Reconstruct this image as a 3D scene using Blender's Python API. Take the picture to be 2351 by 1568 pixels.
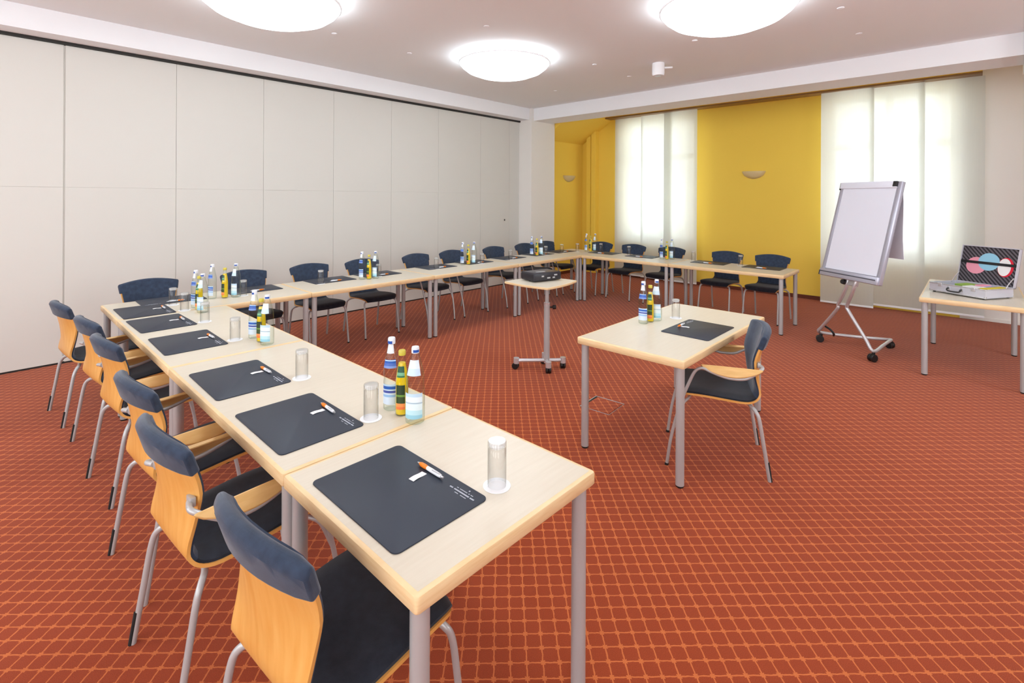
import bpy, bmesh, math, random
from mathutils import Vector, Matrix
C = bpy.context.scene
for o in list(bpy.data.objects): bpy.data.objects.remove(o)
PI = math.pi
random.seed(4)

# ------------------------------------------------------------------ camera
cam = bpy.data.cameras.new('camera'); camo = bpy.data.objects.new('camera', cam); C.collection.objects.link(camo)
cam.sensor_width = 36; cam.lens = 1135.85 * 36 / 2351
cam.shift_y = -(784 - 454.2) / 2351
cam.clip_start = 0.05; cam.clip_end = 100
yaw, roll = 0.7509212, 0.0048638
F = Vector((math.cos(yaw), math.sin(yaw), 0)); R = Vector((math.sin(yaw), -math.cos(yaw), 0)); U = Vector((0, 0, 1))
Rr = R * math.cos(roll) + U * math.sin(roll); Ur = -R * math.sin(roll) + U * math.cos(roll)
M = Matrix((Rr, Ur, -F)).transposed().to_4x4(); M.translation = Vector((-0.7361, -1.0048, 1.72564))
camo.matrix_world = M
C.camera = camo
# ------------------------------------------------------------------ world, daylight, exposure
w = bpy.data.worlds.new('daylight'); C.world = w; w.use_nodes = True
w.node_tree.nodes['Background'].inputs[0].default_value = (0.93, 0.97, 1.0, 1)
w.node_tree.nodes['Background'].inputs[1].default_value = 5.4
C.view_settings.view_transform = 'Standard'; C.view_settings.look = 'None'
C.view_settings.gamma = 1; C.view_settings.use_curve_mapping = False
C.view_settings.exposure = -0.04
def daylight(name, loc, rot, w_, h_, radiance):      # added area light, fills the room from unseen openings behind and beside the camera
    l = bpy.data.lights.new(name, 'AREA'); l.shape = 'RECTANGLE'; l.size = w_; l.size_y = h_; l.color = (0.84, 0.94, 1.0); l.energy = radiance * PI * w_ * h_
    o = bpy.data.objects.new(name, l); C.collection.objects.link(o); o.location = loc; o.rotation_euler = rot
BACK_FILL_WIN = [(-3.3, -1.5), (-.4, 1.4), (2.6, 4.4)]; SIDE_FILL_WIN = [(-3.2, -1.4), (3.6, 5.4)]      # y and x spans of openings added in the unseen walls for fill
for a, b in BACK_FILL_WIN: daylight('window_daylight', (-4.68, (a + b) / 2, 2.0), (0, -PI / 2, 0), 2.3, b - a, 1.3)
for a, b in SIDE_FILL_WIN: daylight('window_daylight', ((a + b) / 2, -4.68, 2.0), (PI / 2, 0, 0), b - a, 2.3, 0.8)
LAMP = 8.2            # radiance of the ceiling lamps' glass domes

# ------------------------------------------------------------------ materials
def lin(c): return tuple(((x / 255) / 12.92 if x / 255 <= .04045 else ((x / 255 + .055) / 1.055) ** 2.4) for x in c)
def mat(name, rgb, rough=.5, metal=0., spec=.5, **kw):
    m = bpy.data.materials.new(name); m.use_nodes = True
    b = m.node_tree.nodes['Principled BSDF']
    b.inputs['Base Color'].default_value = (*lin(rgb), 1)
    b.inputs['Roughness'].default_value = rough; b.inputs['Metallic'].default_value = metal
    b.inputs['Specular IOR Level'].default_value = spec
    for k, v in kw.items(): b.inputs[k.replace('_', ' ')].default_value = v
    return m
def nd(m, t, **kw):
    n = m.node_tree.nodes.new(t)
    for k, v in kw.items(): setattr(n, k, v)
    return n
def lk(m, a, b): m.node_tree.links.new(a, b)
def grain(m, c1, c2, scale=(2, 30, 30), nscale=3., detail=4):
    """wood / fabric style colour variation in object space"""
    b = m.node_tree.nodes['Principled BSDF']
    tc = nd(m, 'ShaderNodeTexCoord'); mp = nd(m, 'ShaderNodeMapping'); mp.inputs['Scale'].default_value = scale
    nz = nd(m, 'ShaderNodeTexNoise'); nz.inputs['Scale'].default_value = nscale; nz.inputs['Detail'].default_value = detail
    cr = nd(m, 'ShaderNodeValToRGB'); cr.color_ramp.elements[0].position = .3; cr.color_ramp.elements[1].position = .7
    cr.color_ramp.elements[0].color = (*lin(c1), 1); cr.color_ramp.elements[1].color = (*lin(c2), 1)
    lk(m, tc.outputs['Object'], mp.inputs['Vector']); lk(m, mp.outputs[0], nz.inputs['Vector'])
    lk(m, nz.outputs[0], cr.inputs[0]); lk(m, cr.outputs[0], b.inputs['Base Color'])
    return m
def bump(m, scale=200., strength=.2, dist=.002):
    b = m.node_tree.nodes['Principled BSDF']
    tc = nd(m, 'ShaderNodeTexCoord'); nz = nd(m, 'ShaderNodeTexNoise'); nz.inputs['Scale'].default_value = scale
    bp = nd(m, 'ShaderNodeBump'); bp.inputs['Strength'].default_value = strength; bp.inputs['Distance'].default_value = dist
    lk(m, tc.outputs['Object'], nz.inputs['Vector']); lk(m, nz.outputs[0], bp.inputs['Height']); lk(m, bp.outputs[0], b.inputs['Normal'])
    return m

M_ = {}
M_['laminate'] = grain(mat('maple_laminate', (217, 207, 188), .33, spec=.4), (215, 204, 185), (219, 209, 191), (3, 40, 3), 2.)
M_['edge'] = grain(mat('maple_edge', (234, 202, 152), .4), (231, 197, 146), (240, 212, 166), (4, 4, 40), 3.)
M_['ply'] = grain(mat('beech_plywood', (224, 164, 84), .38), (218, 156, 76), (228, 174, 98), (14, 2, 2), 3.)
M_['arm'] = grain(mat('beech_arm', (226, 184, 118), .4), (220, 176, 108), (232, 192, 128), (30, 3, 3), 3.)
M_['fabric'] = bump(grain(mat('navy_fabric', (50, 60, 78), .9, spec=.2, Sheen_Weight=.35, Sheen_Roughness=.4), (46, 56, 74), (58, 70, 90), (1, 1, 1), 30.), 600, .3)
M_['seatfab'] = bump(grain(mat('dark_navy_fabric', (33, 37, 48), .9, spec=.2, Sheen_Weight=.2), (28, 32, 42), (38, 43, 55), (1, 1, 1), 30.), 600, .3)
M_['steel'] = mat('satin_silver_paint', (186, 187, 188), .36, .3)
M_['chrome'] = mat('bright_metal', (208, 207, 210), .25, .45)
M_['black'] = mat('black_plastic', (22, 22, 24), .45)
M_['rubber'] = mat('black_rubber', (18, 18, 18), .8)
M_['matgrey'] = bump(mat('desk_mat_leatherette', (36, 44, 60), .46, spec=.45), 900, .15)
M_['ink'] = mat('silver_print', (190, 194, 205), .5)
M_['white'] = mat('white_paper', (240, 240, 240), .6)
M_['coaster'] = mat('coaster_paper', (244, 245, 248), .7)
M_['orange'] = mat('orange_plastic', (240, 130, 20), .3)
M_['penwhite'] = mat('white_plastic', (236, 238, 242), .3)
M_['wall'] = bump(mat('cream_paint', (238, 234, 228), .8, spec=.2), 60, .05)
M_['beam'] = mat('white_paint', (246, 247, 250), .8, spec=.2)
M_['ceil'] = mat('ceiling_paint', (246, 247, 248), .85, spec=.2)
M_['panel'] = mat('folding_wall_laminate', (219, 217, 210), .6, spec=.25)
M_['yellow'] = bump(mat('yellow_paint', (250, 214, 92), .75, spec=.2), 60, .05)
M_['track'] = mat('dark_track', (34, 34, 32), .6)
M_['skirt'] = mat('brown_skirting', (104, 46, 24), .6)
M_['rail'] = mat('bronze_rail', (150, 118, 84), .4, .5)
M_['alu'] = mat('lilac_aluminium', (186, 186, 200), .35, .5)
M_['paper'] = mat('flipchart_paper', (228, 229, 240), .7)
M_['case'] = bump(mat('brushed_aluminium', (214, 214, 224), .4, .3), 40, .05)
M_['green'] = mat('green_card', (150, 185, 80), .7)
M_['pink'] = mat('pink_card', (240, 160, 180), .7)
M_['blue'] = mat('pale_blue_card', (150, 205, 230), .7)
M_['yelcard'] = mat('yellow_card', (214, 196, 60), .7)
M_['redcard'] = mat('red_card', (222, 30, 60), .7)
M_['lilac'] = mat('lilac_card', (170, 170, 215), .7)
M_['capw'] = mat('white_cap', (228, 232, 240), .35)
M_['capb'] = mat('blue_cap', (30, 80, 170), .35)
M_['capy'] = mat('yellow_cap', (206, 190, 70), .35)
M_['sconce'] = mat('sconce_plaster', (255, 241, 202), .6)
M_['wood_frame'] = mat('window_frame_white', (238, 238, 236), .4)

def glassy(name, rgb, refl=.6, tint_edge=(200, 210, 205)):
    m = bpy.data.materials.new(name); m.use_nodes = True; m.node_tree.nodes.clear()
    out = nd(m, 'ShaderNodeOutputMaterial'); tr = nd(m, 'ShaderNodeBsdfTransparent'); tr2 = nd(m, 'ShaderNodeBsdfTransparent')
    tr.inputs[0].default_value = (*lin(rgb), 1); tr2.inputs[0].default_value = (*lin(tint_edge), 1)
    gl = nd(m, 'ShaderNodeBsdfGlossy'); gl.inputs['Roughness'].default_value = .04
    lw = nd(m, 'ShaderNodeLayerWeight'); lw.inputs[0].default_value = .2
    pw = nd(m, 'ShaderNodeMath', operation='POWER'); pw.inputs[1].default_value = 3.; mu = nd(m, 'ShaderNodeMath', operation='MULTIPLY_ADD'); mu.inputs[1].default_value = refl * .6; mu.inputs[2].default_value = .025; lw2 = nd(m, 'ShaderNodeLayerWeight'); lw2.inputs[0].default_value = .5; lk(m, lw2.outputs['Facing'], pw.inputs[0])
    mx = nd(m, 'ShaderNodeMixShader'); mx2 = nd(m, 'ShaderNodeMixShader')
    lk(m, lw.outputs['Facing'], mx.inputs[0]); lk(m, tr.outputs[0], mx.inputs[1]); lk(m, tr2.outputs[0], mx.inputs[2])
    lk(m, pw.outputs[0], mu.inputs[0]); lk(m, mu.outputs[0], mx2.inputs[0]); lk(m, mx.outputs[0], mx2.inputs[1]); lk(m, gl.outputs[0], mx2.inputs[2])
    lk(m, mx2.outputs[0], out.inputs[0]); return m
M_['glass'] = glassy('clear_glass', (253, 253, 253), .8, (226, 226, 224))
M_['glassbase'] = glassy('thick_glass_painted_shine', (255, 255, 255), .8, (225, 225, 224))
m_ = M_['glassbase']; df = nd(m_, 'ShaderNodeBsdfTranslucent'); df.inputs[0].default_value = (.95, .95, .95, 1); df2 = nd(m_, 'ShaderNodeBsdfDiffuse'); df2.inputs[0].default_value = (.95, .95, .95, 1)  # white scatter put into the glass to imitate light reflected in the thick base
ad = nd(m_, 'ShaderNodeMixShader'); mxs = nd(m_, 'ShaderNodeMixShader'); mxs.inputs[0].default_value = .45; o_ = m_.node_tree.nodes['Material Output']; pv = o_.inputs[0].links[0].from_socket
lk(m_, df.outputs[0], ad.inputs[1]); lk(m_, df2.outputs[0], ad.inputs[2]); lk(m_, pv, mxs.inputs[1]); lk(m_, ad.outputs[0], mxs.inputs[2]); lk(m_, mxs.outputs[0], o_.inputs[0])
M_['bottleglass'] = glassy('pale_bottle_glass', (251, 254, 252), .8, (214, 224, 214))
M_['pane'] = glassy('window_pane', (250, 252, 252), .5, (236, 242, 242))
M_['juice'] = mat('apple_juice', (240, 200, 20), .15, spec=.6)

def emissive(name, rgb, s):
    m = bpy.data.materials.new(name); m.use_nodes = True; b = m.node_tree.nodes['Principled BSDF']
    b.inputs['Base Color'].default_value = (.9, .9, .9, 1); b.inputs['Emission Color'].default_value = (*rgb, 1)
    b.inputs['Emission Strength'].default_value = s; return m
M_['dome'] = emissive('opal_glass_lit', (.835, .94, 1.0), LAMP)

def sheer():
    m = bpy.data.materials.new('sheer_curtain'); m.use_nodes = True; m.node_tree.nodes.clear()
    out = nd(m, 'ShaderNodeOutputMaterial'); d = nd(m, 'ShaderNodeBsdfDiffuse'); t = nd(m, 'ShaderNodeBsdfTranslucent'); tr = nd(m, 'ShaderNodeBsdfTransparent')
    d.inputs[0].default_value = (.82, .82, .80, 1); t.inputs[0].default_value = (.88, .90, .87, 1); tr.inputs[0].default_value = (.97, .97, .95, 1)
    wv = nd(m, 'ShaderNodeTexNoise'); wv.inputs['Scale'].default_value = 6; tc = nd(m, 'ShaderNodeTexCoord'); mp = nd(m, 'ShaderNodeMapping')
    mp.inputs['Scale'].default_value = (1, 12, .4)
    mr = nd(m, 'ShaderNodeMapRange'); mr.inputs['To Min'].default_value = .15; mr.inputs['To Max'].default_value = .19
    lk(m, tc.outputs['Object'], mp.inputs[0]); lk(m, mp.outputs[0], wv.inputs[0]); lk(m, wv.outputs[0], mr.inputs[0])
    a = nd(m, 'ShaderNodeMixShader'); a.inputs[0].default_value = .5; b = nd(m, 'ShaderNodeMixShader')
    lk(m, d.outputs[0], a.inputs[1]); lk(m, t.outputs[0], a.inputs[2]); lk(m, mr.outputs[0], b.inputs[0]); lk(m, a.outputs[0], b.inputs[1]); lk(m, tr.outputs[0], b.inputs[2])
    lk(m, b.outputs[0], out.inputs[0]); return m
M_['sheer'] = sheer()

def carpet():
    m = mat('terracotta_carpet', (170, 78, 46), .95, spec=.1, Sheen_Weight=.15)
    b = m.node_tree.nodes['Principled BSDF']
    tc = nd(m, 'ShaderNodeTexCoord'); mp = nd(m, 'ShaderNodeMapping'); mp.inputs['Rotation'].default_value = (0, 0, math.radians(-44.2)); mp.inputs['Scale'].default_value = (16.4, 16.4, 1)
    lk(m, tc.outputs['Object'], mp.inputs[0])
    # slight wobble of the yarn lines
    nz = nd(m, 'ShaderNodeTexNoise'); nz.inputs['Scale'].default_value = 3.; nz.inputs['Detail'].default_value = 2
    lk(m, mp.outputs[0], nz.inputs['Vector'])
    vs = nd(m, 'ShaderNodeVectorMath', operation='SCALE'); vs.inputs['Scale'].default_value = .10
    lk(m, nz.outputs['Color'], vs.inputs[0])
    va = nd(m, 'ShaderNodeVectorMath', operation='ADD'); lk(m, mp.outputs[0], va.inputs[0]); lk(m, vs.outputs[0], va.inputs[1])
    fr = nd(m, 'ShaderNodeVectorMath', operation='FRACTION'); lk(m, va.outputs[0], fr.inputs[0])
    sb = nd(m, 'ShaderNodeVectorMath', operation='SUBTRACT'); sb.inputs[1].default_value = (.5, .5, .5); lk(m, fr.outputs[0], sb.inputs[0])
    ab = nd(m, 'ShaderNodeVectorMath', operation='ABSOLUTE'); lk(m, sb.outputs[0], ab.inputs[0])
    sx = nd(m, 'ShaderNodeSeparateXYZ'); lk(m, ab.outputs[0], sx.inputs[0])
    def math_(op, a, b_=None, c=None):
        n = nd(m, 'ShaderNodeMath', operation=op)
        for i, v in enumerate((a, b_, c)):
            if v is None: continue
            if isinstance(v, (int, float)): n.inputs[i].default_value = v
            else: lk(m, v, n.inputs[i])
        return n.outputs[0]
    mx = math_('MAXIMUM', sx.outputs[0], sx.outputs[1]); mn = math_('MINIMUM', sx.outputs[0], sx.outputs[1])
    line = math_('GREATER_THAN', mx, .455)
    # little barbed star at each crossing (0.5,0.5): diagonal strokes
    dif = math_('ABSOLUTE', math_('SUBTRACT', sx.outputs[0], sx.outputs[1]))
    diag = math_('LESS_THAN', dif, .05); near = math_('GREATER_THAN', mn, .36)
    star = math_('MULTIPLY', diag, near)
    far_ = math_('LESS_THAN', math_('ABSOLUTE', math_('SUBTRACT', math_('ADD', sx.outputs[0], sx.outputs[1]), .84)), .025)
    star2 = math_('MULTIPLY', far_, math_('GREATER_THAN', mn, .35))
    mask = math_('MAXIMUM', line, math_('MAXIMUM', star, star2))
    n2 = nd(m, 'ShaderNodeTexNoise'); n2.inputs['Scale'].default_value = 260.; n2.inputs['Detail'].default_value = 2; lk(m, tc.outputs['Object'], n2.inputs['Vector'])
    msk = math_('MULTIPLY', mask, math_('MULTIPLY_ADD', n2.outputs[0], .5, .58))
    n3 = nd(m, 'ShaderNodeTexNoise'); n3.inputs['Scale'].default_value = 420.; lk(m, tc.outputs['Object'], n3.inputs['Vector'])
    cr = nd(m, 'ShaderNodeValToRGB'); cr.color_ramp.elements[0].position = .3; cr.color_ramp.elements[1].position = .75
    cr.color_ramp.elements[0].color = (*lin((134, 52, 20)), 1); cr.color_ramp.elements[1].color = (*lin((168, 70, 31)), 1)
    lk(m, n3.outputs[0], cr.inputs[0])
    mc = nd(m, 'ShaderNodeMix', data_type='RGBA'); lk(m, msk, mc.inputs[0]); lk(m, cr.outputs[0], mc.inputs[6]); mc.inputs[7].default_value = (*lin((208, 114, 60)), 1)
    lk(m, mc.outputs[2], b.inputs['Base Color'])
    bp = nd(m, 'ShaderNodeBump'); bp.inputs['Strength'].default_value = .35; bp.inputs['Distance'].default_value = .003; lk(m, n3.outputs[0], bp.inputs['Height']); lk(m, bp.outputs[0], b.inputs['Normal'])
    return m
M_['carpet'] = carpet()

def zramp(name, stops, rough=.45, axis=2):
    """paper label: colour bands by height (object space); stops = [(z metres, rgb), ...] constant bands"""
    m = mat(name, (255, 255, 255), rough); b = m.node_tree.nodes['Principled BSDF']
    tc = nd(m, 'ShaderNodeTexCoord'); sx = nd(m, 'ShaderNodeSeparateXYZ'); lk(m, tc.outputs['Object'], sx.inputs[0])
    # gentle slant of the bands round the bottle
    mu = nd(m, 'ShaderNodeMath', operation='MULTIPLY_ADD'); mu.inputs[1].default_value = .12; lk(m, sx.outputs[0], mu.inputs[0]); lk(m, sx.outputs[axis], mu.inputs[2])
    mr = nd(m, 'ShaderNodeMapRange'); mr.inputs['From Max'].default_value = .4; lk(m, mu.outputs[0], mr.inputs[0])
    cr = nd(m, 'ShaderNodeValToRGB'); cr.color_ramp.interpolation = 'CONSTANT'
    e = cr.color_ramp.elements
    while len(e) < len(stops): e.new(.5)
    for k, (z, c) in enumerate(stops): e[k].position = z / .4; e[k].color = (*lin(c), 1)
    lk(m, mr.outputs[0], cr.inputs[0]); lk(m, cr.outputs[0], b.inputs['Base Color']); return m
M_['labA'] = zramp('blue_water_label', [(0, (214, 228, 244)), (.062, (150, 190, 232)), (.072, (214, 228, 244)), (.080, (70, 84, 170)), (.092, (205, 228, 246)), (.097, (40, 96, 190)), (.112, (196, 224, 246))])
M_['labAn'] = zramp('blue_neck_label', [(0, (120, 150, 215)), (.205, (70, 105, 190)), (.218, (24, 86, 180)), (.228, (190, 220, 245)), (.232, (24, 86, 180)), (.247, (225, 236, 248))])
M_['labC'] = zramp('pale_water_label', [(0, (150, 205, 226)), (.040, (190, 228, 240)), (.060, (226, 242, 248)), (.088, (176, 200, 216)), (.095, (232, 242, 250)), (.118, (196, 222, 244))])
M_['labCn'] = zramp('pale_neck_label', [(0, (205, 228, 246)), (.24, (226, 238, 250)), (.285, (190, 205, 225))])
M_['labB'] = zramp('dark_green_juice_label', [(0, (240, 120, 60)), (.040, (250, 150, 80)), (.055, (52, 70, 30)), (.085, (110, 150, 60)), (.095, (40, 60, 30))])
M_['labBn'] = zramp('green_neck_foil', [(0, (40, 110, 70)), (.18, (120, 180, 140)), (.195, (30, 84, 60))])

def foam():
    m = mat('black_pyramid_foam', (30, 28, 32), .9); b = m.node_tree.nodes['Principled BSDF']
    tc = nd(m, 'ShaderNodeTexCoord'); mp = nd(m, 'ShaderNodeMapping'); mp.inputs['Rotation'].default_value = (0, math.radians(45), 0); mp.inputs['Scale'].default_value = (38, 38, 38)
    ck = nd(m, 'ShaderNodeTexWave'); ck.inputs['Scale'].default_value = .30; ck.bands_direction = 'X'
    lk(m, tc.outputs['Object'], mp.inputs[0]); lk(m, mp.outputs[0], ck.inputs[0])
    cr = nd(m, 'ShaderNodeValToRGB'); cr.color_ramp.elements[0].color = (*lin((22, 20, 26)), 1); cr.color_ramp.elements[1].color = (*lin((110, 104, 112)), 1)
    lk(m, ck.outputs[0], cr.inputs[0]); lk(m, cr.outputs[0], b.inputs['Base Color']); return m
M_['foam'] = foam()

# ------------------------------------------------------------------ mesh helpers
def new(): return bmesh.new()
def box(bm, x0, x1, y0, y1, z0, z1, bev=0., seg=2):
    x0, x1 = sorted((x0, x1)); y0, y1 = sorted((y0, y1)); z0, z1 = sorted((z0, z1))
    t = bmesh.new(); bmesh.ops.create_cube(t, size=1)
    for v in t.verts: v.co = Vector(((x0 + x1) / 2 + v.co.x * (x1 - x0), (y0 + y1) / 2 + v.co.y * (y1 - y0), (z0 + z1) / 2 + v.co.z * (z1 - z0)))
    if bev: bmesh.ops.bevel(t, geom=t.edges[:], offset=bev, segments=seg, affect='EDGES', profile=.5)
    merge(bm, t)
def merge(bm, t, mx=None):
    if mx: t.transform(mx)
    me = bpy.data.meshes.new('t'); t.to_mesh(me); t.free(); bm.from_mesh(me); bpy.data.meshes.remove(me)
def smooth(pts, n=6):
    pts = [Vector(p) for p in pts]
    if len(pts) < 3: return pts
    out = []; P = [pts[0] * 2 - pts[1]] + pts + [pts[-1] * 2 - pts[-2]]
    for i in range(1, len(P) - 2):
        a, b, c, d = P[i - 1:i + 3]
        for k in range(n):
            t = k / n
            out.append(.5 * (2 * b + (c - a) * t + (2 * a - 5 * b + 4 * c - d) * t * t + (3 * b - a - 3 * c + d) * t ** 3))
    out.append(pts[-1]); return out
def tube(bm, pts, r, seg=12, sm=6, r2=None):
    pts = smooth(pts, sm) if sm else [Vector(p) for p in pts]
    n = len(pts); rings = []; ref = None
    for i, p in enumerate(pts):
        d = (pts[min(i + 1, n - 1)] - pts[max(i - 1, 0)]).normalized()
        if ref is None: ref = Vector((0, 0, 1)) if abs(d.z) < .9 else Vector((1, 0, 0))
        a = (ref - d * ref.dot(d)).normalized(); ref = a; b = d.cross(a)
        rr = r if r2 is None else r + (r2 - r) * i / (n - 1)
        rings.append([bm.verts.new(p + (a * math.cos(2 * PI * k / seg) + b * math.sin(2 * PI * k / seg)) * rr) for k in range(seg)])
    for i in range(n - 1):
        for k in range(seg): bm.faces.new((rings[i][k], rings[i][(k + 1) % seg], rings[i + 1][(k + 1) % seg], rings[i + 1][k]))
    bm.faces.new(rings[0][::-1]); bm.faces.new(rings[-1])
def cyl(bm, x, y, z0, z1, r, seg=20): lathe(bm, [(0, z0), (r, z0), (r, z1), (0, z1)], seg, (x, y))
def lathe(bm, prof, seg=24, at=(0, 0), a0=0, a1=2 * PI):
    full = abs(a1 - a0 - 2 * PI) < 1e-6; n = seg if full else seg + 1; rows = []
    for r, z in prof:
        if r < 1e-6: rows.append([bm.verts.new((at[0], at[1], z))])
        else: rows.append([bm.verts.new((at[0] + r * math.cos(a0 + (a1 - a0) * k / seg), at[1] + r * math.sin(a0 + (a1 - a0) * k / seg), z)) for k in range(n)])
    for i in range(len(rows) - 1):
        A, B = rows[i], rows[i + 1]
        for k in range(seg if full else seg):
            k2 = (k + 1) % n
            if len(A) == 1 and len(B) == 1: continue
            if len(A) == 1: bm.faces.new((A[0], B[k2], B[k]))
            elif len(B) == 1: bm.faces.new((A[k], A[k2], B[0]))
            else: bm.faces.new((A[k], A[k2], B[k2], B[k]))
def rrect(hx, hy, r, n=6, bulge=0):
    p = []
    for cx, cy, a in ((hx - r, hy - r, 0), (-hx + r, hy - r, 90), (-hx + r, -hy + r, 180), (hx - r, -hy + r, 270)):
        for k in range(n + 1):
            t = math.radians(a + 90 * k / n); p.append((cx + r * math.cos(t), cy + r * math.sin(t)))
    return p
def extrude(bm, poly, z0, z1, bev=0.):
    t = bmesh.new(); vs = [t.verts.new((x, y, z0)) for x, y in poly]; f = t.faces.new(vs)
    r = bmesh.ops.extrude_face_region(t, geom=[f]); top = [v for v in r['geom'] if isinstance(v, bmesh.types.BMVert)]
    for v in top: v.co.z = z1
    bmesh.ops.recalc_face_normals(t, faces=t.faces[:])
    if bev:
        e = [e for e in t.edges if abs(e.verts[0].co.z - e.verts[1].co.z) < 1e-6]
        bmesh.ops.bevel(t, geom=e, offset=bev, segments=2, affect='EDGES', profile=.5)
    merge(bm, t)
def strip(bm, P, N, T0, T1):
    """solid sheet: P[i][j] points, N normals, offsets T0/T1 (functions of i,j)"""
    n, m = len(P), len(P[0])
    A = [[bm.verts.new(P[i][j] + N[i][j] * T0(i, j)) for j in range(m)] for i in range(n)]
    B = [[bm.verts.new(P[i][j] + N[i][j] * T1(i, j)) for j in range(m)] for i in range(n)]
    for i in range(n - 1):
        for j in range(m - 1):
            bm.faces.new((A[i][j], A[i + 1][j], A[i + 1][j + 1], A[i][j + 1])); bm.faces.new((B[i][j], B[i][j + 1], B[i + 1][j + 1], B[i + 1][j]))
    for i in range(n - 1):
        for j in (0, m - 1): bm.faces.new((A[i][j], B[i][j], B[i + 1][j], A[i + 1][j]))
    for j in range(m - 1):
        for i in (0, n - 1): bm.faces.new((A[i][j], A[i][j + 1], B[i][j + 1], B[i][j]))
def mesh_of(name, bm, m, sm=True):
    bmesh.ops.recalc_face_normals(bm, faces=bm.faces[:])
    me = bpy.data.meshes.new(name); bm.to_mesh(me); bm.free(); me.materials.append(M_[m] if isinstance(m, str) else m)
    if sm:
        for p in me.polygons: p.use_smooth = True
        try: me.set_sharp_from_angle(angle=math.radians(38))
        except Exception: pass
    return me
def obj(name, bm, m, parent=None, sm=True):
    o = bpy.data.objects.new(name, mesh_of(name, bm, m, sm)); C.collection.objects.link(o)
    if parent: o.parent = parent
    return o
def thing(name, label, cat, loc=(0, 0, 0), rz=0, group=None):
    o = bpy.data.objects.new(name, None); C.collection.objects.link(o); o.empty_display_size = .05
    o.location = loc; o.rotation_euler = (0, 0, rz); return tag(o, label, cat, group)
def tag(o, label, cat, group=None):
    o['label'] = label; o['category'] = cat
    if group: o['group'] = group
    return o
def struct(name, bm, m, sm=False, parent=None):
    o = obj(name, bm, m, parent, sm)
    if not parent: o['kind'] = 'structure'
    return o
def dup(src, label, loc=None, rz=None, group=None):
    def cp(o, par):
        c = o.copy(); C.collection.objects.link(c); c.parent = par
        for ch in kids.get(o, ()): cp(ch, c)
        return c
    kids = {}
    for o in list(C.collection.objects):
        if o.parent: kids.setdefault(o.parent, []).append(o)
    r = cp(src, None); r['label'] = label
    if group: r['group'] = group
    if loc: r.location = loc
    if rz is not None: r.rotation_euler = (0, 0, rz)
    return r

# ================================================================== THE ROOM   (X along the folding wall, Y towards it)
X0, Y0 = -4.5, -4.5
XW, YW, ZC = 9.05, 5.83, 3.53
bm = new(); box(bm, X0 - .1, XW + .4, Y0 - .1, YW + .3, -.1, 0); struct('floor', bm, 'carpet')
bm = new(); box(bm, X0 - .1, 7.0, Y0 - .1, 5.7, ZC, ZC + .12); struct('ceiling', bm, 'ceil')
bm = new(); box(bm, 7.4, XW + .35, Y0, YW + .2, 3.9, 4.0); struct('trim_1', bm, 'yellow')        # soffit over the window bay
# folding wall of tall laminate leaves
seams = [X0, -4.09, -3.1, -2.12, -1.14, -.16, .816, 1.791, 2.765, 3.745, 4.70, 5.71, 6.505, 6.80]
bm = new()
for i in range(len(seams) - 1):
    g = .007 if abs(seams[i] + .16) < .01 else .0014
    g2 = .007 if abs(seams[i + 1] + .16) < .01 else .0014
    for z0, z1 in ((.018, 1.812), (1.8130, 3.272)):
        box(bm, seams[i] + g, seams[i + 1] - g2, YW, YW + .1, z0, z1, .0015, 1)
box(bm, X0, 6.8, YW + .012, YW + .09, 0.02, 3.27)
struct('wall_left', bm, 'panel')
bm = new(); box(bm, X0, 6.80, YW + .004, YW + .09, 0, .016); box(bm, X0, 6.80, YW - .03, YW + .1, 3.274, 3.303); struct('trim_2', bm, 'track')
bm = new(); box(bm, X0, 6.82, 5.56, YW + .2, 3.303, ZC + .1); struct('trim_3', bm, 'beam')
bm = new(); box(bm, 6.80, 7.55, 5.5, YW + .2, 0, ZC + .1); struct('trim_4', bm, 'wall')          # corner pier
bm = new(); box(bm, 6.87, 7.44, -1.42, 5.51, 3.285, 3.95); struct('trim_5', bm, 'beam')          # beam before the windows
bm = new(); box(bm, 6.74, 7.55, Y0, -1.42, 3.19, 3.95); struct('trim_6', bm, 'beam')
# bay: left return wall, sloping soffit, window wall
bm = new(); box(bm, 7.55, XW + .3, YW, YW + .2, 0, 3.95); struct('wall_back', bm, 'yellow')
t = bmesh.new()
for q in ((7.56, YW + .01, 2.99), (7.56, 5.0, 3.50), (7.56, YW + .01, 3.9), (XW, YW + .01, 2.99), (XW, 5.0, 3.50), (XW, YW + .01, 3.9), (7.56, 5.0, 3.9), (XW, 5.0, 3.9)): t.verts.new(q)
bmesh.ops.convex_hull(t, input=t.verts[:]); bm = new(); merge(bm, t); struct('trim_7', bm, 'yellow')
bm = new(); box(bm, 8.90, XW + .01, 5.37, 5.49, 0, 3.4, .01); box(bm, 8.93, XW + .01, 5.52, 5.64, 0, 3.2, .01); struct('trim_8', bm, 'yellow')   # boxed pipes in the corner
WIN = [(3.12, 4.72), (-.82, .80)]; ZS, ZT = .82, 3.42
bm = new()
ys = [-.86, WIN[1][0], WIN[1][1], WIN[0][0], WIN[0][1], YW + .2]
for a, b in ((-.86, -.82), (.80, 3.12), (4.72, YW + .2)): box(bm, XW, XW + .32, a, b, 0, 3.95)
for a, b in WIN: box(bm, XW, XW + .32, a, b, 0, ZS); box(bm, XW, XW + .32, a, b, ZT, 3.95)
struct('wall_right', bm, 'yellow')
bm = new(); box(bm, XW, XW + .32, Y0, -.86, 0, 3.95); struct('wall_right_end', bm, 'wall')
def pierced(spans, lo, hi, zt):  # unseen wall pieces around the openings added for fill light
    c = [lo] + [v for p in spans for v in p] + [hi]; out = [(c[i], c[i + 1], 0, zt) for i in range(0, len(c), 2)]
    for a, b in spans: out += [(a, b, 0, .85), (a, b, 3.15, zt)]
    return out
bm = new()
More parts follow.
